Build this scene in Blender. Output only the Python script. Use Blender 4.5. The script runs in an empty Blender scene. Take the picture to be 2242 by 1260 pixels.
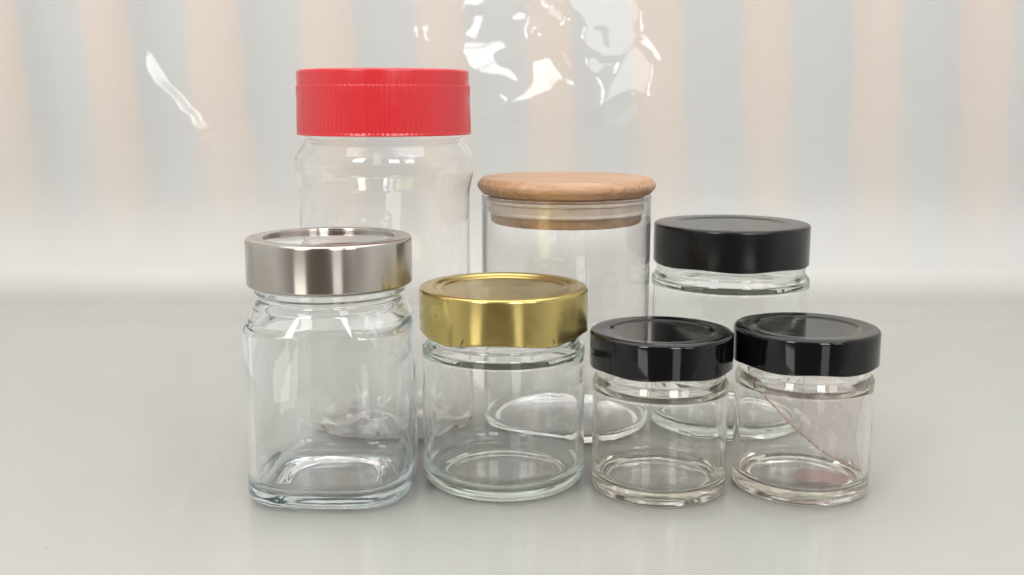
import bpy, bmesh, math, random
import numpy as np
R = math.radians
sc = bpy.context.scene
COL = sc.collection

# ------------------------------------------------------------------ camera
cam = bpy.data.objects.new('camera', bpy.data.cameras.new('camera'))
COL.objects.link(cam)
cam.location = (0, 0, 0.1838)
cam.rotation_euler = (R(90 - 10.13), 0, 0)
cam.data.sensor_width = 36
cam.data.lens = 36.04
cam.data.clip_start = 0.01
cam.data.clip_end = 50
cam.data.dof.use_dof = True
cam.data.dof.focus_distance = 0.47
cam.data.dof.aperture_fstop = 18
sc.camera = cam

# ------------------------------------------------------------------ light (indoors: dim room, two windows behind the camera, added softbox and side lamp)
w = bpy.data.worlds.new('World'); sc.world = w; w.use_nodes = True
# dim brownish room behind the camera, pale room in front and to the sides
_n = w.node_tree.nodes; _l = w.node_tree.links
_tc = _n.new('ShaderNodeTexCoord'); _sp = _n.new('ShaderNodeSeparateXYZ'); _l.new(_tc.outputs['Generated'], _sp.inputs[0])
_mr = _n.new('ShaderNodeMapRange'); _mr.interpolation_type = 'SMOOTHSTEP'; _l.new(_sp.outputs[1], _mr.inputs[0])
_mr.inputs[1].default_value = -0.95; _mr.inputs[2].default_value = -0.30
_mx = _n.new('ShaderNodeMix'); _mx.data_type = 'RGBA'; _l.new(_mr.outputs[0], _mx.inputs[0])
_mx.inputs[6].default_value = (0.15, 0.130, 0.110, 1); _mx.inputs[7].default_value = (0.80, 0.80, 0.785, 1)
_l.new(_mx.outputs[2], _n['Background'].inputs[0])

def area(name, loc, target, sx, sy, radiance, color):
    l = bpy.data.lights.new(name, 'AREA'); l.shape = 'RECTANGLE'
    l.size = sx; l.size_y = sy; l.energy = radiance * math.pi * sx * sy; l.color = color
    o = bpy.data.objects.new(name, l); COL.objects.link(o)
    o.location = loc
    from mathutils import Vector
    d = Vector(target) - Vector(loc)
    o.rotation_euler = d.to_track_quat('-Z', 'Y').to_euler()
    return o
L1 = dict(c=(-0.60, -0.40, 0.86), sx=0.28, sy=0.75)
L2 = dict(c=(0.75, -1.85, 1.45), sx=0.62, sy=1.35)
area('added_softbox', (0.0, 0.64, 1.5), (0.0, 0.72, 0), 2.0, 1.5, 2.0, (0.99, 0.99, 1.0))  # added softbox overhead, placed for soft top light
area('window_light', L1['c'], (-.2, 1.0, .86), L1['sx'], L1['sy'], 12.0, (1.0, 0.98, 0.94))
for dz in (-.46, 0, .46):                  # one tall window of three panes
    area('window_light', (.75, -1.85, 1.45 + dz), (0.1, 1.0, 1.45 + dz), L2['sx'], .41, 13.0, (0.98, 0.99, 1.0))
area('window_light', (-.60, -.40, -.27), (-.1, .45, -.27), .28, .46, 2.6, (1.0, 0.98, 0.94))     # their low panes, below the table's edge
area('window_light', (.75, -1.85, -.33), (0.1, .5, -.33), .5, .50, 1.8, (0.98, 0.99, 1.0))
L3 = dict(c=(1.62, -1.55, 1.38), sx=0.62, sy=1.25)
area('added_side_lamp', L3['c'], (0.1, 1.0, 1.38), L3['sx'], L3['sy'], 5.0, (1.0, 0.99, 0.96))  # added lamp for the sheet's paler creases to mirror, not a real doorway

sc.view_settings.view_transform = 'Standard'
sc.view_settings.look = 'None'
sc.view_settings.exposure = 0.04
sc.view_settings.gamma = 1
cy = sc.cycles
cy.max_bounces = 64; cy.transmission_bounces = 64; cy.glossy_bounces = 64
cy.diffuse_bounces = 4; cy.transparent_max_bounces = 32
cy.sample_clamp_indirect = 6; cy.blur_glossy = 0.3
cy.caustics_reflective = True; cy.caustics_refractive = True
cy.use_denoising = True

# ------------------------------------------------------------------ helpers
def tag(o, label=None, cat=None, group=None, kind=None):
    if label: o['label'] = label
    if cat: o['category'] = cat
    if group: o['group'] = group
    if kind: o['kind'] = kind
    return o

def empty(name, loc, rz=0):
    o = bpy.data.objects.new(name, None); COL.objects.link(o)
    o.location = loc; o.rotation_euler = (0, 0, rz); o.empty_display_size = 0.02
    return o

def link(name, me, m, parent=None, angle=35):
    me.polygons.foreach_set('use_smooth', [True] * len(me.polygons))
    if angle: me.set_sharp_from_angle(angle=R(angle))
    me.materials.append(m)
    o = bpy.data.objects.new(name, me); COL.objects.link(o)
    if parent: o.parent = parent
    return o

def fil(pts, n=5):
    """polyline of (r, z[, fillet]) with its corners rounded"""
    out = []
    N = len(pts)
    for i, p in enumerate(pts):
        f = p[2] if len(p) > 2 else 0
        if f <= 0 or i in (0, N - 1):
            out.append((p[0], p[1])); continue
        a = np.array(pts[i - 1][:2], float) - np.array(p[:2], float)
        b = np.array(pts[i + 1][:2], float) - np.array(p[:2], float)
        la, lb = np.linalg.norm(a), np.linalg.norm(b)
        a /= la; b /= lb
        ang = math.acos(max(-1, min(1, float(a @ b))))
        nf = [q[2] if len(q) > 2 else 0 for q in (pts[i - 1], pts[i + 1])]
        t = min(f / math.tan(ang / 2), max(la * .48, la - 1.3 * nf[0]), max(lb * .48, lb - 1.3 * nf[1]))
        r_ = t * math.tan(ang / 2)
        c = np.array(p[:2]) + (a + b) / np.linalg.norm(a + b) * (r_ / math.sin(ang / 2))
        s = np.array(p[:2]) + a * t - c; e = np.array(p[:2]) + b * t - c
        om = math.acos(max(-1, min(1, float(s @ e) / (r_ * r_))))
        for k in range(n + 1):
            u = k / n
            v = s * (1 - u) + e * u if om < 1e-4 else (s * math.sin((1 - u) * om) + e * math.sin(u * om)) / math.sin(om)
            out.append(tuple(c + v))
    return out

def lathe(prof, seg=112, mod=None, closed=False):
    """revolve (r, z) pairs; mod(r, z, theta, k) -> (r, z)"""
    vs, fs, rings = [], [], []
    for k, (r, z) in enumerate(prof):
        if r < 1e-7:
            rings.append([len(vs)]); vs.append((0, 0, mod(0, z, 0, k)[1] if mod else z)); continue
        ids = []
        for j in range(seg):
            t = 2 * math.pi * j / seg
            rr, zz = mod(r, z, t, k) if mod else (r, z)
            ids.append(len(vs)); vs.append((rr * math.cos(t), rr * math.sin(t), zz))
        rings.append(ids)
    pairs = list(zip(rings[:-1], rings[1:]))
    if closed: pairs.append((rings[-1], rings[0]))
    for a, b in pairs:
        if len(a) == 1 and len(b) == 1: continue
        for j in range(seg):
            j2 = (j + 1) % seg
            if len(a) == 1: fs.append((a[0], b[j], b[j2]))
            elif len(b) == 1: fs.append((a[j], b[0], a[j2]))
            else: fs.append((a[j], b[j], b[j2], a[j2]))
    me = bpy.data.meshes.new('lathe')
    me.from_pydata(vs, [], fs)
    bm = bmesh.new(); bm.from_mesh(me)
    bmesh.ops.recalc_face_normals(bm, faces=bm.faces[:]); bm.to_mesh(me); bm.free()
    return me

# ------------------------------------------------------------------ materials
def schlick(t, normal=None, f0=.04):
    lw = t.n('ShaderNodeLayerWeight'); lw.inputs['Blend'].default_value = .5
    if normal: t.l(normal, lw.inputs['Normal'])
    return t.math('ADD', t.math('MULTIPLY', t.math('POWER', lw.outputs['Facing'], 5), 1 - f0), f0)

class NT:
    def __init__(self, name):
        self.m = bpy.data.materials.new(name); self.m.use_nodes = True
        self.t = self.m.node_tree; self.t.nodes.clear()
        self.out = self.n('ShaderNodeOutputMaterial')
    def n(self, typ, **kw):
        nd = self.t.nodes.new(typ)
        for k, v in kw.items():
            if k.startswith('i_'): nd.inputs[k[2:].replace('_', ' ')].default_value = v
            else: setattr(nd, k, v)
        return nd
    def l(self, a, b): self.t.links.new(a, b)
    def noise(self, scale, detail=3, rough=.5, vec=None, dist=0):
        nd = self.n('ShaderNodeTexNoise', i_Scale=scale, i_Detail=detail, i_Roughness=rough, i_Distortion=dist)
        if vec: self.l(vec, nd.inputs['Vector'])
        return nd.outputs['Fac']
    def obj(self, scale=(1, 1, 1), rot=(0, 0, 0)):
        tc = self.n('ShaderNodeTexCoord'); mp = self.n('ShaderNodeMapping')
        mp.inputs['Scale'].default_value = scale; mp.inputs['Rotation'].default_value = rot
        self.l(tc.outputs['Object'], mp.inputs['Vector']); return mp.outputs[0]
    def ramp(self, fac, stops, interp='LINEAR'):
        nd = self.n('ShaderNodeValToRGB'); e = nd.color_ramp.elements; nd.color_ramp.interpolation = interp
        while len(e) < len(stops): e.new(.5)
        for el, (p, c) in zip(e, stops):
            el.position = p; el.color = (*c, 1) if hasattr(c, '__len__') else (c, c, c, 1)
        self.l(fac, nd.inputs[0]); return nd.outputs[0]
    def math(self, op, a, b=None, clamp=False):
        nd = self.n('ShaderNodeMath', operation=op); nd.use_clamp = clamp
        for i, v in enumerate((a, b)):
            if v is None: continue
            if isinstance(v, (int, float)): nd.inputs[i].default_value = v
            else: self.l(v, nd.inputs[i])
        return nd.outputs[0]
    def bump(self, h, strength, dist):
        nd = self.n('ShaderNodeBump', i_Strength=strength, i_Distance=dist); self.l(h, nd.inputs['Height'])
        return nd.outputs[0]
    def pbr(self, **kw):
        nd = self.n('ShaderNodeBsdfPrincipled')
        for k, v in kw.items():
            s = nd.inputs[k.replace('_', ' ')]
            if hasattr(v, 'is_linked') or hasattr(v, 'links'): self.l(v, s)
            else: s.default_value = (*v, 1) if hasattr(v, "__len__") and len(v) == 3 and "Radius" not in k else v
        return nd
    def fin(self, sh, vol=None):
        self.l(sh, self.out.inputs[0])
        if vol: self.l(vol, self.out.inputs['Volume'])
        return self.m

def glass(name, tint, absorb, density, ior=1.5, wav=0.05, dirt=.0):
    t = NT(name)
    v = t.obj()
    b = t.bump(t.noise(45, 2, .4, v), wav, .004)
    p = t.n('ShaderNodeBsdfGlass', i_IOR=ior); p.inputs['Roughness'].default_value = 0.0
    p.inputs['Color'].default_value = (*tint, 1)
    if wav: t.l(b, p.inputs['Normal'])
    va = t.n('ShaderNodeVolumeAbsorption', i_Density=density); va.inputs['Color'].default_value = (*absorb, 1)
    sh = p.outputs[0]
    if dirt:                                     # faint smears and dust on the glass
        d = t.n('ShaderNodeBsdfDiffuse'); d.inputs[0].default_value = (.7, .69, .66, 1)
        f = t.ramp(t.noise(28, 6, .7, v, 1.2), [(.45, 0), (.8, dirt)])
        mx = t.n('ShaderNodeMixShader'); t.l(f, mx.inputs[0]); t.l(sh, mx.inputs[1]); t.l(d.outputs[0], mx.inputs[2]); sh = mx.outputs[0]
    return t.fin(sh, va.outputs[0])

M = {}
M['glass_blue'] = glass('blue_grey_glass', (.993, .998, 1), (.68, .77, .78), 11, wav=.07, dirt=.03)
M['glass_clear'] = glass('clear_glass', (.997, 1, .998), (.68, .80, .74), 10, wav=.07, dirt=.02)
M['glass_warm'] = glass('warm_grey_glass', (.998, .995, .99), (.74, .70, .60), 15, wav=.07, dirt=.02)
M['glass_thin'] = glass('thin_glass', (1, 1, 1), (.8, .86, .82), 1, wav=0, dirt=.01)
M['pet'] = glass('clear_pet', (.998, .996, .993), (.85, .83, .78), 3, ior=1.46, wav=.05, dirt=.03)

t = NT('black_enamel'); v = t.obj()
M['black'] = t.fin(t.pbr(Base_Color=(.003, .003, .0035), Roughness=t.ramp(t.noise(60, 4, .6, v), [(.3, .05), (.8, .11)]), Specular_IOR_Level=.42,
                         Normal=t.bump(t.noise(70, 2, .5, v), .05, .002)).outputs[0])
t = NT('black_enamel_satin'); v = t.obj()
M['black_satin'] = t.fin(t.pbr(Base_Color=(.004, .004, .0045), Roughness=t.ramp(t.noise(60, 4, .6, v), [(.3, .20), (.8, .28)]), Specular_IOR_Level=.42,
                         Normal=t.bump(t.noise(400, 2, .5, v), .03, .001)).outputs[0])
t = NT('gold_lacquer'); v = t.obj()
nz = t.noise(230, 5, .75, v)
spots = t.ramp(t.noise(150, 4, .7, v, .5), [(.69, 0), (.71, 1)])
mixc = t.n('ShaderNodeMix', data_type='RGBA')
mixc.inputs[6].default_value = (.53, .42, .15, 1); mixc.inputs[7].default_value = (.10, .05, .03, 1)
t.l(spots, mixc.inputs[0])
M['gold'] = t.fin(t.pbr(Base_Color=mixc.outputs[2], Metallic=.95, Roughness=t.ramp(nz, [(.3, .20), (.8, .28)]), Anisotropic=.6, Anisotropic_Rotation=.25, Tangent=t.n('ShaderNodeTangent', direction_type='RADIAL', axis='Z').outputs[0],
                        Normal=t.bump(t.noise(60, 2, .5, v), .06, .002)).outputs[0])
t = NT('brushed_steel'); v = t.obj()
M['steel'] = t.fin(t.pbr(Base_Color=(.50, .465, .42), Metallic=1.0, Roughness=t.ramp(t.noise(25, 4, .6, v), [(.3, .17), (.8, .23)]), Anisotropic=.85, Anisotropic_Rotation=.25, Tangent=t.n('ShaderNodeTangent', direction_type='RADIAL', axis='Z').outputs[0],
                         Normal=t.bump(t.noise(12, 3, .5, v), .006, .001)).outputs[0])
t = NT('polished_steel'); v = t.obj()
M['steel_flat'] = t.fin(t.pbr(Base_Color=(.76, .73, .72), Metallic=1.0, Roughness=.07, Normal=t.bump(t.noise(30, 2, .5, v), .04, .002)).outputs[0])
t = NT('red_plastic'); v = t.obj()
M['red'] = t.fin(t.pbr(Base_Color=(.56, .022, .030), Roughness=t.ramp(t.noise(90, 4, .6, v), [(.3, .20), (.8, .30)]), Specular_IOR_Level=.6,
                       Subsurface_Weight=.1, Subsurface_Radius=(.004, .001, .001), Subsurface_Scale=1.0,
                       Normal=t.bump(t.noise(80, 3, .5, v), .05, .002)).outputs[0])

t = NT('beech_wood')                       # straight flat grain, short dark flecks
v = t.obj((7.0, 130, 130), (0, 0, .25))
n1 = t.noise(3.2, 6, .62, v, .6)
v2 = t.obj((14, 150, 150), (0, 0, .25))
n2 = t.noise(2.4, 5, .7, v2)
c1 = t.ramp(n1, [(.30, (.31, .165, .085)), (.50, (.43, .25, .14)), (.72, (.52, .32, .19))])
fl = t.ramp(n2, [(.33, .55), (.45, 1.0)])
mm = t.n('ShaderNodeMix', data_type='RGBA', blend_type='MULTIPLY'); mm.inputs[0].default_value = .55
t.l(c1, mm.inputs[6]); t.l(fl, mm.inputs[7])
M['wood'] = t.fin(t.pbr(Base_Color=mm.outputs[2], Roughness=.42, Normal=t.bump(n2, .12, .0006)).outputs[0])
t = NT('clear_silicone')
M['silicone'] = t.fin(t.pbr(Base_Color=(.66, .55, .45), Roughness=.35, Transmission_Weight=.0, IOR=1.41,
                            Normal=t.bump(t.noise(50, 2), .03, .002)).outputs[0])
t = NT('pink_film')
v = t.obj()
dif = t.n('ShaderNodeBsdfTranslucent'); dif.inputs[0].default_value = (.86, .68, .67, 1)
d2 = t.n('ShaderNodeBsdfDiffuse'); d2.inputs[0].default_value = (.88, .74, .72, 1)
tr = t.n('ShaderNodeBsdfTransparent'); tr.inputs[0].default_value = (.985, .955, .955, 1)
a1 = t.n('ShaderNodeMixShader'); a1.inputs[0].default_value = .5; t.l(dif.outputs[0], a1.inputs[1]); t.l(d2.outputs[0], a1.inputs[2])
a2 = t.n('ShaderNodeMixShader'); t.l(t.ramp(t.noise(60, 3, .6, v), [(.3, .20), (.8, .46)]), a2.inputs[0]); t.l(tr.outputs[0], a2.inputs[1]); t.l(a1.outputs[0], a2.inputs[2])
gl = t.n('ShaderNodeBsdfGlossy'); gl.inputs['Roughness'].default_value = .1
a3 = t.n('ShaderNodeMixShader'); t.l(schlick(t), a3.inputs[0]); t.l(a2.outputs[0], a3.inputs[1]); t.l(gl.outputs[0], a3.inputs[2])
M['pink'] = t.fin(a3.outputs[0])

t = NT('white_table'); v = t.obj()
c = t.ramp(t.noise(7, 5, .6, v), [(.3, (.40, .41, .355)), (.5, (.435, .43, .38)), (.7, (.465, .445, .41))])
M['table'] = t.fin(t.pbr(Base_Color=c, Roughness=.4).outputs[0])

t = NT('striped_cloth')
tc = t.n('ShaderNodeTexCoord'); sep = t.n('ShaderNodeSeparateXYZ'); t.l(tc.outputs['Object'], sep.inputs[0])
wob = t.math('MULTIPLY', t.math('SUBTRACT', t.noise(2.6, 2, .5, tc.outputs['Object']), .5), .022)
xs = t.math('ADD', t.math('ADD', sep.outputs[0], t.math('MULTIPLY', sep.outputs[2], .048)), wob)
ph = t.math('MULTIPLY', t.math('SUBTRACT', xs, .053), 2 * math.pi / .1225)
cs = t.math('ADD', t.math('MULTIPLY', t.math('COSINE', ph), .5), t.math('ADD', t.math('MULTIPLY', t.noise(5, 2, .5, tc.outputs['Object']), .5), .25))
col = t.ramp(cs, [(.22, (.66, .675, .69)), (.48, (.70, .69, .685)), (.74, (.82, .705, .63)), (1.0, (.83, .715, .64))])
M['cloth'] = t.fin(t.pbr(Base_Color=col, Roughness=.8, Normal=t.bump(t.noise(900, 3), .1, .001)).outputs[0])

t = NT('clear_film')                       # glossy polythene: clear where it hangs, milky lower down, with the bend's brighter light put into it
v = t.obj()
tc = t.n('ShaderNodeTexCoord'); sep = t.n('ShaderNodeSeparateXYZ'); t.l(tc.outputs['Object'], sep.inputs[0])
z = t.math('ADD', sep.outputs[2], t.math('MULTIPLY', t.math('SUBTRACT', t.noise(5, 3, .5, v), .5), .05))
def zstep(a, b, lo, hi):
    q = t.n('ShaderNodeMapRange', interpolation_type='SMOOTHSTEP'); t.l(sep.outputs[2], q.inputs[0])
    for i, v_ in enumerate((a, b, lo, hi)): q.inputs[i + 1].default_value = v_
    return q.outputs[0]
mr = t.n('ShaderNodeMapRange', interpolation_type='SMOOTHSTEP'); t.l(z, mr.inputs[0])
mr.inputs[1].default_value = -.01; mr.inputs[2].default_value = .215; mr.inputs[3].default_value = .92; mr.inputs[4].default_value = .27
dif = t.n('ShaderNodeBsdfDiffuse'); dif.inputs[0].default_value = (.675, .67, .645, 1)
trl = t.n('ShaderNodeBsdfTranslucent'); trl.inputs[0].default_value = (.675, .67, .645, 1)
a0 = t.n('ShaderNodeMixShader'); a0.inputs[0].default_value = .25; t.l(dif.outputs[0], a0.inputs[1]); t.l(trl.outputs[0], a0.inputs[2])
tr = t.n('ShaderNodeBsdfTransparent'); tr.inputs[0].default_value = (.97, .97, .965, 1)
a1 = t.n('ShaderNodeMixShader'); t.l(t.math('MULTIPLY', mr.outputs[0], zstep(.0, .030, .50, 1.0)), a1.inputs[0]); t.l(tr.outputs[0], a1.inputs[1]); t.l(a0.outputs[0], a1.inputs[2])  # less milky on the flat, painting in the dimmer light at the front
gl = t.n('ShaderNodeBsdfGlossy')
# worn satin in the bend, smoother on the table and where it hangs free
rg = t.math('ADD', t.math('SUBTRACT', zstep(.0, .05, .08, .44), zstep(.05, .15, .0, .39)), t.math('MULTIPLY', t.noise(4, 2, .5, v), .04))
t.l(rg, gl.inputs['Roughness'])
f2 = t.math('MULTIPLY', schlick(t), t.math('SUBTRACT', zstep(.04, .15, .9, 1.5), zstep(.0, .04, .0, .5)), True)
bm_ = t.bump(t.noise(9, 3, .5, v, .6), .035, .02); t.l(bm_, gl.inputs['Normal'])
a2 = t.n('ShaderNodeMixShader'); t.l(f2, a2.inputs[0]); t.l(a1.outputs[0], a2.inputs[1]); t.l(gl.outputs[0], a2.inputs[2])
M['film'] = t.fin(a2.outputs[0])
t = NT('pale_lacquer'); M['lacquer'] = t.fin(t.pbr(Base_Color=(.62, .61, .54), Roughness=.35).outputs[0])
t = NT('dust'); M['dust'] = t.fin(t.pbr(Base_Color=(.12, .09, .07), Roughness=.8).outputs[0])

# ------------------------------------------------------------------ setting: table, curtain, sheet
def grid_mesh(P):
    n, m_, _ = P.shape
    me = bpy.data.meshes.new('grid')
    idx = np.arange(n * m_).reshape(n, m_)
    q = np.stack([idx[:-1, :-1], idx[:-1, 1:], idx[1:, 1:], idx[1:, :-1]], -1).reshape(-1, 4)
    me.from_pydata(P.reshape(-1, 3).tolist(), [], q.tolist())
    return me

def rounded_slab(x0, x1, y0, y1, z0, z1, bev):
    bm = bmesh.new(); bmesh.ops.create_cube(bm, size=1)
    for v_ in bm.verts:
        v_.co = ((x0 + x1) / 2 + v_.co.x * (x1 - x0), (y0 + y1) / 2 + v_.co.y * (y1 - y0), (z0 + z1) / 2 + v_.co.z * (z1 - z0))
    bmesh.ops.bevel(bm, geom=bm.edges[:], offset=bev, segments=3, affect='EDGES', profile=.5)
    me = bpy.data.meshes.new('slab'); bm.to_mesh(me); bm.free(); return me
tab = link('table_top', rounded_slab(-1.3, 1.3, .24, 1.25, -.032, -.003, .003), M['table'])
tag(tab, kind='structure', label='white table top under the glossy plastic sheet')

# striped curtain hanging behind the plastic sheet, in shallow pleats
xs_ = np.linspace(-1.25, 1.25, 420); zs_ = np.linspace(-.002, 1.05, 60)
X, Z = np.meshgrid(xs_, zs_)
Y = 1.17 + .007 * np.cos((X + .048 * Z - .053) * 2 * np.pi / .1225) + .004 * np.sin(X * 7 + Z * 2)
cur = link('striped_curtain', grid_mesh(np.stack([X, Y, Z], -1)), M['cloth'], angle=0)
sol = cur.modifiers.new('thickness', 'SOLIDIFY'); sol.thickness = .0012
tag(cur, 'curtain with soft vertical beige and grey stripes hanging behind the plastic sheet', 'curtain')

# glossy plastic sheet: lies on the table, sweeps up and hangs; its creases are shaped to mirror the windows and the added lamp
FY = 1.0; SW = .15                        # hanging plane and radius of the sweep
def inv(px, py):                          # photograph point -> (x, z) on the hanging sheet
    p = R(10.13); u = (px - 1121) / 2244; v_ = (630 - py) / 2244
    dy = math.cos(p) + v_ * math.sin(p); dz = -math.sin(p) + v_ * math.cos(p)
    return (u * FY / dy, .1838 + dz * FY / dy)
def pl(s, ox, pts): return [inv(ox + a / s, b / s) for a, b in pts]
S2 = 2.8025
creases_right = [pl(S2, 700, q) for q in (
    [(880,265),(1050,262),(1100,250),(1150,265),(1165,295),(1130,315),(1075,325),(1060,360),(1100,400),(1190,425),(1225,480),(1205,500),(1120,470),(1000,455),(920,430),(890,370),(865,320)],
    [(1410,330),(1440,370),(1520,490),(1380,560),(1280,620),(1110,655),(1180,610),(1260,570),(1320,490),(1300,400),(1370,355)],
    [(945,75),(985,85),(1000,110),(965,170),(960,235),(905,225),(890,205),(930,180),(945,130)],
    [(1160,100),(1200,65),(1270,60),(1290,95),(1275,130),(1210,125),(1165,120)],
    [(870,-40),(1000,-40),(1000,25),(975,50),(930,35)],
    [(620,150),(635,150),(632,240),(618,262),(602,235),(605,190)],
    [(1480,-60),(1940,-60),(1985,70),(1950,150),(1910,185),(1955,200),(1935,270),(1850,330),(1780,350),(1720,350),(1690,320),(1630,290),(1600,230),(1640,170),(1600,100),(1540,60)],
    [(1975,290),(2050,380),(2040,470),(2000,560),(1860,560),(1770,620),(1700,680),(1760,580),(1850,370),(1930,300)],
    [(1410,30),(1450,40),(1520,110),(1480,150),(1410,100)],
    [(1300,180),(1340,200),(1325,218),(1305,200)],
    [(1740,385),(1800,395),(1800,415),(1745,405)],
    [(970,668),(1035,664),(1035,676),(975,682)],
    [(1630,370),(1690,340),(1720,360),(1700,450),(1640,440)])]
creases_pale = [creases_right[k] for k in (6, 7, 8, 12)]
creases_right = [q for k, q in enumerate(creases_right) if k not in (6, 7, 8, 12)]
def widen(P, f):
    C = np.array(P); c = C.mean(0); u, _, vt = np.linalg.svd(C - c); n = vt[1]
    return [tuple(p_ + n * float((p_ - c) @ n) * (f - 1)) for p_ in C]
creases_left = [pl(3.0, 0, q) for q in (
    [(918,285),(990,330),(1030,400),(1080,480),(1120,550),(1200,610),(1250,690),(1310,740),(1340,810),(1380,850),(1330,870),(1270,820),(1250,760),(1190,730),(1150,650),(1090,600),(1030,550),(970,460),(965,350)],
    [(1380,915),(1410,915),(1485,1018),(1440,990),(1385,935)])]
def inside(polys, X, Z):
    m_ = np.zeros(X.shape, bool)
    for P in polys:
        c_ = np.zeros(X.shape, bool); k = len(P)
        for i in range(k):
            x1, z1 = P[i]; x2, z2 = P[(i + 1) % k]
            if z1 == z2: continue
            c_ ^= ((z1 > Z) != (z2 > Z)) & (X < (x2 - x1) * (Z - z1) / (z2 - z1) + x1)
        m_ |= c_
    return m_
hole = [pl(S2, 700, [(1675,165),(1740,152),(1785,168),(1785,192),(1765,200),(1772,285),(1755,290),(1735,240),(1730,195),(1680,185)])]
H = .0015; NX, NZ = 600, 300
gx0, gz0 = -.55, .02
GX, GZ = np.meshgrid(gx0 + H * np.arange(NX), gz0 + H * np.arange(NZ))
def lamp_slopes(L):
    C = np.array([0, 0, .1838]); P = np.stack([GX, np.full(GX.shape, FY), GZ], -1)
    a = C - P; a /= np.linalg.norm(a, axis=-1, keepdims=True)
    o = []
    for dx, dz in ((0, 0), (-.5, 0), (.5, 0), (0, -.5), (0, .5)):
        b = np.array(L['c']) + np.array([dx * L['sx'], 0, dz * L['sy']]) - P; b /= np.linalg.norm(b, axis=-1, keepdims=True)
        h_ = a + b; o.append((h_[..., 0] / -h_[..., 1], h_[..., 2] / -h_[..., 1]))
    return o
kx = np.fft.fftfreq(NX, H) * 2 * np.pi; kz = np.fft.fftfreq(NZ, H) * 2 * np.pi
KX, KZ = np.meshgrid(kx, kz); K2 = KX ** 2 + KZ ** 2; K2[0, 0] = 1
rs = np.random.RandomState(4)
def smooth_noise(s):
    f = np.fft.fft2(rs.randn(NZ, NX)) * np.exp(-K2 * s * s / 2); g = np.real(np.fft.ifft2(f)); return g / g.std()
env = np.exp(-(((GX - .03) / .13) ** 2 + ((GZ - .24) / .09) ** 2) ** 1.3) + .35 * np.exp(-(((GX + .12) / .10) ** 2 + ((GZ - .22) / .08) ** 2))
h0 = (smooth_noise(.012) * .0012 + smooth_noise(.03) * .0032) * np.clip(env, 0, 1) + smooth_noise(.06) * .0007
F = np.fft.fft2(h0)
gx = np.real(np.fft.ifft2(1j * KX * F)); gz = np.real(np.fft.ifft2(1j * KZ * F))
creases_left = [widen(q, 1.2) for q in creases_left]
mR, mL, mP = inside(creases_right, GX, GZ), inside(creases_left, GX, GZ), inside(creases_pale, GX, GZ) & ~inside(hole, GX, GZ)
mA = mR | mL | mP
SR, SL, SP = lamp_slopes(L2), lamp_slopes(L1), lamp_slopes(L3)
_b = np.real(np.fft.ifft2(np.fft.fft2(mA.astype(float)) * np.exp(-K2 * .012 ** 2 / 2)))
FAR = np.clip(1 - 5 * _b, 0, 1) * np.clip(1 - env * 2, 0, 1)
for it in range(140):
    for (m_, S) in ((mR, SR), (mL, SL), (mP, SP)):
        cx, cz = S[0]; ex = (S[2][0] - S[1][0]) / 2; ez = (S[4][1] - S[3][1]) / 2
        ux, uz = (gx - cx) / ex, (gz - cz) / ez
        ix, iz = np.clip(ux, -.8, .8), np.clip(uz, -.85, .85)
        gx = np.where(m_, cx + ix * ex, gx); gz = np.where(m_, cz + iz * ez, gz)
        bad = ~mA & (np.abs(ux) < 1.18) & (np.abs(uz) < 1.12)
        tz = (1.14 - np.abs(uz)) * ez; tx = (1.2 - np.abs(ux)) * ex
        gz = np.where(bad & (tz <= tx), cz + np.where(uz < 0, -1.14, 1.14) * ez, gz)
        gx = np.where(bad & (tz > tx), cx + np.where(ux < 0, -1.2, 1.2) * ex, gx)
    far = FAR
    gx *= 1 - .10 * far; gz *= 1 - .10 * far
    Fh = (-1j * KX * np.fft.fft2(gx) - 1j * KZ * np.fft.fft2(gz)) / K2; Fh[0, 0] = 0
    gx = np.real(np.fft.ifft2(1j * KX * Fh)); gz = np.real(np.fft.ifft2(1j * KZ * Fh))
HF = np.real(np.fft.ifft2(Fh * np.exp(-K2 * (.0011 ** 2) / 2)))
ex_ = np.clip(np.minimum(GX - GX.min(), GX.max() - GX) / .06, 0, 1); ez_ = np.clip(np.minimum(GZ - GZ.min(), GZ.max() - GZ) / .05, 0, 1)
HF = (HF - HF[5, 5]) * (ex_ * ex_ * (3 - 2 * ex_)) * (ez_ * ez_ * (3 - 2 * ez_))
xa = np.concatenate([np.linspace(-1.2, gx0, 30)[:-1], GX[0], np.linspace(GX.max(), 1.2, 40)[1:]])
# arc-length path of the sheet in (y, z)
LS = .24; ns = 120                        # bend: the slope eases from flat to upright over this length
th_ = [math.pi / 2 * (10 * u ** 3 - 15 * u ** 4 + 6 * u ** 5) for u in (np.arange(ns) + .5) / ns]
by = np.concatenate([[0], np.cumsum(np.cos(th_))]) * LS / ns; bz = np.concatenate([[0], np.cumsum(np.sin(th_))]) * LS / ns
Y0 = FY - by[-1]
path = [(y, 0.0) for y in np.linspace(.25, Y0, 60)[:-1]] + [(Y0 + a, b) for a, b in zip(by, bz)]
zt_ = GZ[:, 0]; path += [(FY, z_) for z_ in np.linspace(bz[-1], zt_.max(), int((zt_.max() - bz[-1]) / H))[1:]] + [(FY, z_) for z_ in np.linspace(zt_.max(), .98, 40)[1:]]
PP = np.zeros((len(path), len(xa), 3))
for i, (y, z_) in enumerate(path):
    PP[i, :, 0] = xa; PP[i, :, 1] = y; PP[i, :, 2] = z_
    if z_ > .02:
        r_ = (z_ - gz0) / H
        if 0 <= r_ <= NZ - 1:
            i0 = int(min(NZ - 2, math.floor(r_ + 1e-6))); fz = r_ - i0
            row = HF[i0] * (1 - fz) + HF[i0 + 1] * fz
            full = np.interp(xa, GX[0], row, left=0, right=0)
            PP[i, :, 1] += full * min(1, max(0, (z_ - .04) / .07))
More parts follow.
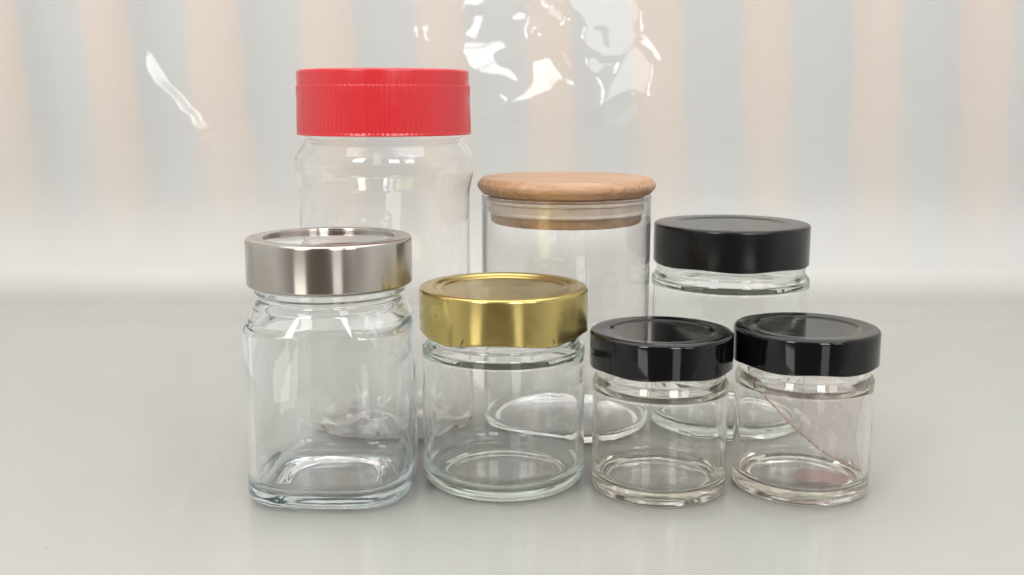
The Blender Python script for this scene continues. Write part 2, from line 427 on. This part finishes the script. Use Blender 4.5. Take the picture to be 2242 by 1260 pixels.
PP[:, :, 2] -= .0002
sheet = link('plastic_sheet', grid_mesh(PP[::-1]), M['film'], angle=0)
tag(sheet, 'large clear glossy plastic sheet covering the table and sweeping up in creases behind the jars', 'plastic sheet')

# ------------------------------------------------------------------ jars
def glass_profile(Ro, wall, floor, co, ci, zs, zlb, rn, zr, punt=.0022, foot=.004, bead=.0022, thick=.0036):
    """outer wall up, over the rim, inner wall down"""
    return fil([(0, punt), (Ro - co - foot - .002, punt * .9, .002), (Ro - co - foot, .0002, .0008), (Ro - co * .6, 0, .001) if co < .004 else (Ro - co, 0, .001),
                (Ro, co * .30 if co > .004 else co * .5, co * .9), (Ro, zs, .0024), (rn + bead * .55, zs + .0036, .0018), (rn + bead, zlb - .0003, .0012),
                (rn, zlb + .0022, .001), (rn, zr, .0009), (rn - .0020, zr, .0009), (rn - thick, zlb, .002), (rn - thick, zs + .0006, .0016),
                (Ro - wall, zs - .0040, .0018), (Ro - wall, floor, ci), (Ro * .45, floor * .86, .01), (0, floor * .95)], 6)

def lug_lid(Rl, zt, zb, panel=.70, wave=.0006, lugs=6, corner=.0026, ph=.4, depth=.0010):
    T = .0006
    pr = fil([(0, zt - depth), (Rl * panel, zt - depth, .0008), (Rl * (panel + .045), zt - .0003, .0012), (Rl - .0035, zt, .002),
              (Rl, zt - .0002, corner), (Rl, zb + .0010, .0004), (Rl + .0001, zb, .0005), (Rl - .0016, zb, .0006), (Rl - .0016, zb + .0014, .0004),
              (Rl - T, zb + .0022), (Rl - T, zt - corner), (Rl - .004, zt - T * 1.5), (Rl * panel, zt - depth - T), (0, zt - depth - T)], 5)
    def mod(r, z, t_, k):
        f = max(0, 1 - (z - zb) / .006)
        s = math.cos(lugs * t_ + ph)
        return r - f * max(0, s) ** 2 * .0003, z - wave * f * s
    return lathe(pr, 144, mod)

def coating(Rl, zt, zb, lid):               # pale lacquer inside a metal lid
    a, b = Rl - .0009, Rl - .0012
    return link('inner_coating', lathe(fil([(0, zt - .0024), (a - .004, zt - .0024), (a, zt - .0040, .001), (a, zb + .0026), (b, zb + .0026), (b, zt - .0043, .001), (b - .004, zt - .0027), (0, zt - .0027)], 3), 96), M['lacquer'], lid)
def jar(name, loc, rz, label, cat, group=None):
    return tag(empty(name, loc, rz), label, cat, group)

BG = 'small round glass jars with glossy black lids'
# two small jars with black lids
def small_jar(loc, rz, label, lid_h):
    j = jar('glass_jar', loc, rz, label, 'jar', BG)
    zb, zt = lid_h
    body = link('glass_body', lathe(glass_profile(.0326, .0023, .0062, .0026, .0045, zb - .0078, zb, .0298, zt - .0032, thick=.0048), 128), M['glass_warm'], j, 50)
    coating(.0342, zt, zb, link('lid', lug_lid(.0342, zt, zb, panel=.69, wave=.0005, lugs=6, ph=.9), M['black'], j))
    return j
small_jar((.0716, .4799, 0), .2, 'empty small glass jar with glossy black lid, between the gold-lidded jar and the rightmost jar', (.0608, .0777))
small_jar((.1415, .4817, 0), 1.1, 'small glass jar with glossy black lid, rightmost jar, a torn pinkish film inside', (.0627, .0793))

# larger jar with a satin black lid behind them
j = jar('glass_jar', (.1263, .5872, 0), .5, 'taller glass jar with wide black lid standing behind the two small black-lidded jars', 'jar')
link('glass_body', lathe(glass_profile(.0450, .0025, .006, .003, .006, .0944 - .0085, .0944, .0408, .1135), 144), M['glass_clear'], j, 50)
coating(.0441, .1171, .0944, link('lid', lug_lid(.0441, .1171, .0944, panel=.70, wave=.0005, lugs=6, ph=.2, corner=.0024, depth=.0010), M['black_satin'], j))

# gold-lidded jar
j = jar('glass_jar', (-.0041, .4896, 0), 0, 'round glass jar with scuffed gold metal lid, front row centre', 'jar')
link('glass_body', lathe(glass_profile(.0399, .0022, .0048, .0070, .0105, .0687, .0758, .0358, .0939, punt=.002, foot=.002), 144), M['glass_clear'], j, 50)
Rl, zt, zb = .041, .0977, .0758
pr = fil([(0, zt - .0016), (Rl * .70, zt - .0016, .001), (Rl * .735, zt - .0008, .0005), (Rl * .80, zt - .0010, .0006), (Rl * .84, zt + .0000, .0010), (Rl - .0030, zt, .002),
          (Rl, zt - .0003, .0022), (Rl, zb + .0010, .0004), (Rl + .0002, zb, .0005), (Rl - .0016, zb, .0006), (Rl - .0016, zb + .0014, .0004),
          (Rl - .0006, zb + .0022), (Rl - .0006, zt - .0026), (Rl - .004, zt - .0012), (Rl * .70, zt - .0022), (0, zt - .0022)], 5)
def gmod(r, z, t_, k):
    f = max(0, 1 - (z - zb) / .007)
    s = math.cos(5 * t_ + 1.57 + .35)
    return r - f * max(0, s) ** 2 * .0006, z - .0011 * f * (s if s < 0 else s * .6) * -1
coating(Rl, zt - .0004, zb, link('lid', lathe(pr, 144, gmod), M['gold'], j))

# square jar with a steel lid
j = jar('square_jar', (-.0863, .4802, 0), R(-2), 'tall square glass jar with a brushed steel lid, leftmost jar in the front row', 'jar')
pr = fil([(0, .0014), (.022, .0014, .002), (.0270, .0003, .001), (.0320, 0, .001), (.0390, .0003, .0068), (.0388, .0815, .0045), (.0362, .0915, .0050), (.0340, .0938, .0012),
          (.0337, .0962, .0006), (.0354, .0972, .0008), (.0354, .0998, .0008), (.0333, .1014, .0008), (.0333, .1174, .001), (.0310, .1174, .001), (.0308, .0944, .003),
          (.0358, .0840, .006), (.0358, .0056, .020), (.0235, .0054, .003), (.0212, .0040, .002), (0, .0036)], 8)
def smod(r, z, t_, k):
    w_ = 1 - max(0, min(1, (z - .0790) / .0140)); w_ = w_ * w_ * (3 - 2 * w_)
    if k > len(pr) * .5 and z < .012: w_ *= max(.3, min(1, (r - .010) / .024))
    n_ = 3.5
    s = (abs(math.cos(t_)) ** n_ + abs(math.sin(t_)) ** n_) ** (-1 / n_)
    return r * (1 + w_ * (s - 1)), z
link('glass_body', lathe(pr, 192, smod), M['glass_blue'], j, 50)
Rl, zt, zb = .0389, .1228, .1006
pr2 = fil([(0.0304, zt - .0012), (0.0304, zt, .0004), (Rl - .0030, zt, .002), (Rl, zt - .0002, .0026), (Rl, zb + .001, .0008), (Rl - .0008, zb, .0008), (Rl - .0022, zb + .0004, .0004),
           (Rl - .0022, zb + .002, .0005), (Rl - .0012, zt - .004, .001), (.0322, zt - .0022, .0006), (0.0304, zt - .0022)], 6)
lid = link('lid', lathe(pr2, 144, closed=True), M['steel'], j)
link('lid_panel', lathe(fil([(0, zt - .0011), (0.0302, zt - .0011, .0004), (0.0302, zt - .0021), (0, zt - .0021)], 3), 96), M['steel_flat'], lid)

# wooden-lidded canister
j = jar('glass_canister', (.0309, .5847, 0), 0, 'straight glass canister with a round wooden lid and silicone seal, back row centre', 'jar')
zt, zb = .1433, .1340
pr = fil([(0, .0015), (.038, .0015, .002), (.041, 0, .001), (.0482, 0, .0045), (.0482, zb - .0008, .0006), (.0469, zb - .0008, .0006), (.0469, .0036, .0042), (0, .0038)], 6)
link('glass_body', lathe(pr, 144), M['glass_thin'], j, 50)
Rl = .0507
lid = link('wooden_lid', lathe(fil([(0, zt), (Rl - .003, zt, .002), (Rl, (zt + zb) / 2 + .0012, .0030), (Rl - .0003, (zt + zb) / 2 - .001, .003), (Rl - .0032, zb, .002), (0, zb)], 7), 144), M['wood'], j)
link('lid_plug', lathe(fil([(0, zb - .0001), (.0436, zb - .0001), (.0436, zb - .0164, .0008), (0, zb - .0164)], 4), 144), M['wood'], lid)
link('silicone_seal', lathe(fil([(.0437, zb - .0024), (.0462, zb - .0026, .0005), (.0464, zb - .0042, .0006), (.0449, zb - .0050, .0006), (.0448, zb - .0088, .0006), (.0459, zb - .0100, .0005),
                                 (.0446, zb - .0112, .0004), (.0437, zb - .0114)], 4), 144, closed=True), M['silicone'], lid)

# plastic jar with a ribbed red lid
j = jar('plastic_jar', (-.0706, .5744, 0), .1, 'tallest jar, clear plastic with a ribbed red screw lid, back row left', 'jar')
zt, zb = .2020, .1675
W = .0007
outer = [(0, .0085), (.012, .0080, .003), (.026, .0012, .004), (.034, 0, .004), (.0478, .002, .010), (.0478, .1400, .010), (.0498, .1475, .006), (.0492, .1560, .008), (.0440, .1640, .004), (.0432, .1660, .001),
         (.0432, .190, .001)]
inner = [(.0422, .190, .0003), (.0422, .1656, .001), (.0430, .1636, .004), (.0483, .1556, .008), (.0489, .1475, .006), (.0469, .1400, .010), (.0469, .003, .009), (.034, .0010, .004), (.026, .0022, .004), (.012, .0090, .003), (0, .0095)]
pr = fil(outer + inner, 6)
def pmod(r, z, t_, k):
    if r < 1e-6: return r, z
    f = math.exp(-((z - .004) / .013) ** 2) * min(1, r / .03) if z < .05 else 0
    pt = math.cos(10 * t_ + 2.2 * z / .02 + .4 * math.sin(3 * t_))
    return r - .0024 * f * (pt * .5 + .5), z + .0012 * f * (pt * .5 + .5) * (1 if r > .036 else .6)
link('jar_body', lathe(pr, 240, pmod), M['pet'], j, 60)
Rl = .0470
pr = fil([(0, zt - .0006), (Rl * .86, zt - .0006, .0006), (Rl * .88, zt, .0004), (Rl - .0008, zt, .0009), (Rl, zt - .001, .0009), (Rl, zt - .0082, .0004), (Rl + .0003, zt - .0088, .0003), (Rl + .0004, (zt + zb) / 2 + .0022),
          (Rl + .0004, (zt + zb) / 2 + .0010), (Rl + .0006, zb + .0022), (Rl + .0006, zb + .0016, .0002), (Rl + .0009, zb + .0006, .0002), (Rl + .0008, zb, .0003), (Rl - .001, zb), (Rl - .0014, zt - .003), (0, zt - .003)], 3)
def rmod(r, z, t_, k):
    if r > Rl * 1.0 and z < zt - .0080 and z > zb + .0012:
        mid = abs(z - ((zt + zb) / 2 + .0016)) < .0008
        return r + (.0 if mid else .00024 * (1 if math.sin(110 * t_) > 0 else 0) * (.75 + .25 * math.sin(5.3 * t_))), z
    return r, z
link('lid', lathe(pr, 660, rmod), M['red'], j, 30)

# torn film inside the rightmost small jar
def film_scrap():
    pts = [(-1.18, .0545), (-.95, .050), (-.70, .045), (-.45, .0385), (-.22, .0325), (0, .0275), (.25, .0235), (.50, .0185), (.75, .0145), (1.0, .0120), (1.15, .0112)]
    us = np.linspace(-1.18, 1.25, 60); lo = np.interp(us, [a for a, b in pts], [b for a, b in pts])
    V, Fc = [], []
    nt = 16
    for i, (a, z0) in enumerate(zip(us, lo)):
        z0 += .0006 * math.sin(a * 19) + .0004 * math.sin(a * 41)
        top = .056 + .001 * math.sin(a * 9)
        for k in range(nt):
            f = k / (nt - 1); z_ = z0 + (top - z0) * f
            rr = .0285 - .0022 * (1 - abs(2 * f - 1)) - .0012 * math.sin(a * 3 + f * 4) ** 2
            V.append((rr * math.sin(a), -rr * math.cos(a), z_))
    for i in range(len(us) - 1):
        for k in range(nt - 1):
            b = i * nt + k; Fc.append((b, b + nt, b + nt + 1, b + 1))
    me1 = bpy.data.meshes.new('scrap'); me1.from_pydata(V, [], Fc)
    V, Fc = [], []                          # folded foot lying on the jar floor
    base = len(V)
    foot = [(-.008, -.013), (.000, -.002), (.008, -.004), (.016, -.010), (.023, -.015), (.013, -.0205), (.002, -.0195)]
    V.append((.008, -.013, .0105))
    for x_, y_ in foot: V.append((x_, y_, .0078 + .001 * math.sin(x_ * 400)))
    for i in range(len(foot)): Fc.append((base, base + 1 + i, base + 1 + (i + 1) % len(foot)))
    me = bpy.data.meshes.new('foot'); me.from_pydata(V, [], Fc); return me1, me
me1, me2 = film_scrap()
s = link('film_scrap', me1, M['pink'], None, 40)
t = NT('pink_fold'); tr = t.n('ShaderNodeBsdfTransparent'); tr.inputs[0].default_value = (.97, .85, .85, 1)
d2 = t.n('ShaderNodeBsdfDiffuse'); d2.inputs[0].default_value = (.74, .46, .46, 1)
a2 = t.n('ShaderNodeMixShader'); a2.inputs[0].default_value = .55; t.l(tr.outputs[0], a2.inputs[1]); t.l(d2.outputs[0], a2.inputs[2])
link('folded_corner', me2, t.fin(a2.outputs[0]), s)
s.location = (.1415, .4817, 0)
ev = []
for a, z0 in [(-1.18, .0545), (-.95, .050), (-.70, .045), (-.45, .0385), (-.22, .0325), (0, .0275), (.25, .0235), (.50, .0185), (.75, .0145), (1.0, .0120), (1.15, .0112)]:
    ev.append((a, z0 + .0006 * math.sin(a * 19) + .0004 * math.sin(a * 41)))
aa = np.linspace(-1.15, 1.1, 70); zz = np.interp(aa, [e[0] for e in ev], [e[1] for e in ev])
V, Fc = [], []
for q, (a, z0) in enumerate(zip(aa, zz)):
    w2 = .00042 * (1 + .8 * math.sin(q * 1.7)) + .00006
    for dz, dr in ((-w2, 0), (0, w2), (w2, 0), (0, -w2)):
        r_ = .02845 + dr; V.append((r_ * math.sin(a), -r_ * math.cos(a), z0 + dz))
for q in range(len(aa) - 1):
    for k in range(4): Fc.append((q * 4 + k, q * 4 + (k + 1) % 4, q * 4 + 4 + (k + 1) % 4, q * 4 + 4 + k))
me = bpy.data.meshes.new('edge'); me.from_pydata(V, [], Fc)
t = NT('torn_edge'); M['torn'] = t.fin(t.pbr(Base_Color=(.42, .25, .23), Roughness=.5).outputs[0])
link('torn_edge', me, M['torn'], s)
tag(s, 'torn translucent pinkish plastic film curled inside the rightmost black-lidded jar', 'plastic scrap')

# a few crumbs of dust on the sheet
rd = random.Random(3)
V, Fc = [], []
crumbs = [(-.121, .435, .0005), (-.196, .405, .0005), (.221, .437, .0004), (-.052, .418, .0002), (.06, .405, .0004), (.19, .52, .0004)] + [(rd.uniform(-.3, .3), rd.uniform(.40, .8), rd.uniform(.0001, .00022)) for _ in range(26)]
for (x_, y_, r_) in crumbs:
    b = len(V); n_ = 6; an = rd.uniform(0, 6)
    for k in range(n_):
        a = 2 * math.pi * k / n_
        dx, dy = math.cos(a) * r_ * rd.uniform(.6, 1.3), math.sin(a) * r_ * .5 * rd.uniform(.5, 1.2)
        V.append((x_ + dx * math.cos(an) - dy * math.sin(an), y_ + dx * math.sin(an) + dy * math.cos(an), 0.00003))
    V.append((x_, y_, r_ * .45 + .00005))
    for k in range(n_): Fc.append((b + k, b + (k + 1) % n_, b + n_))
    Fc.append(tuple(b + n_ - 1 - k for k in range(n_)))
me = bpy.data.meshes.new('dust'); me.from_pydata(V, [], Fc)
tag(link('dust_crumbs', me, M['dust'], None, 30), 'tiny dark crumbs of dust scattered on the glossy sheet', 'dust', kind='stuff')
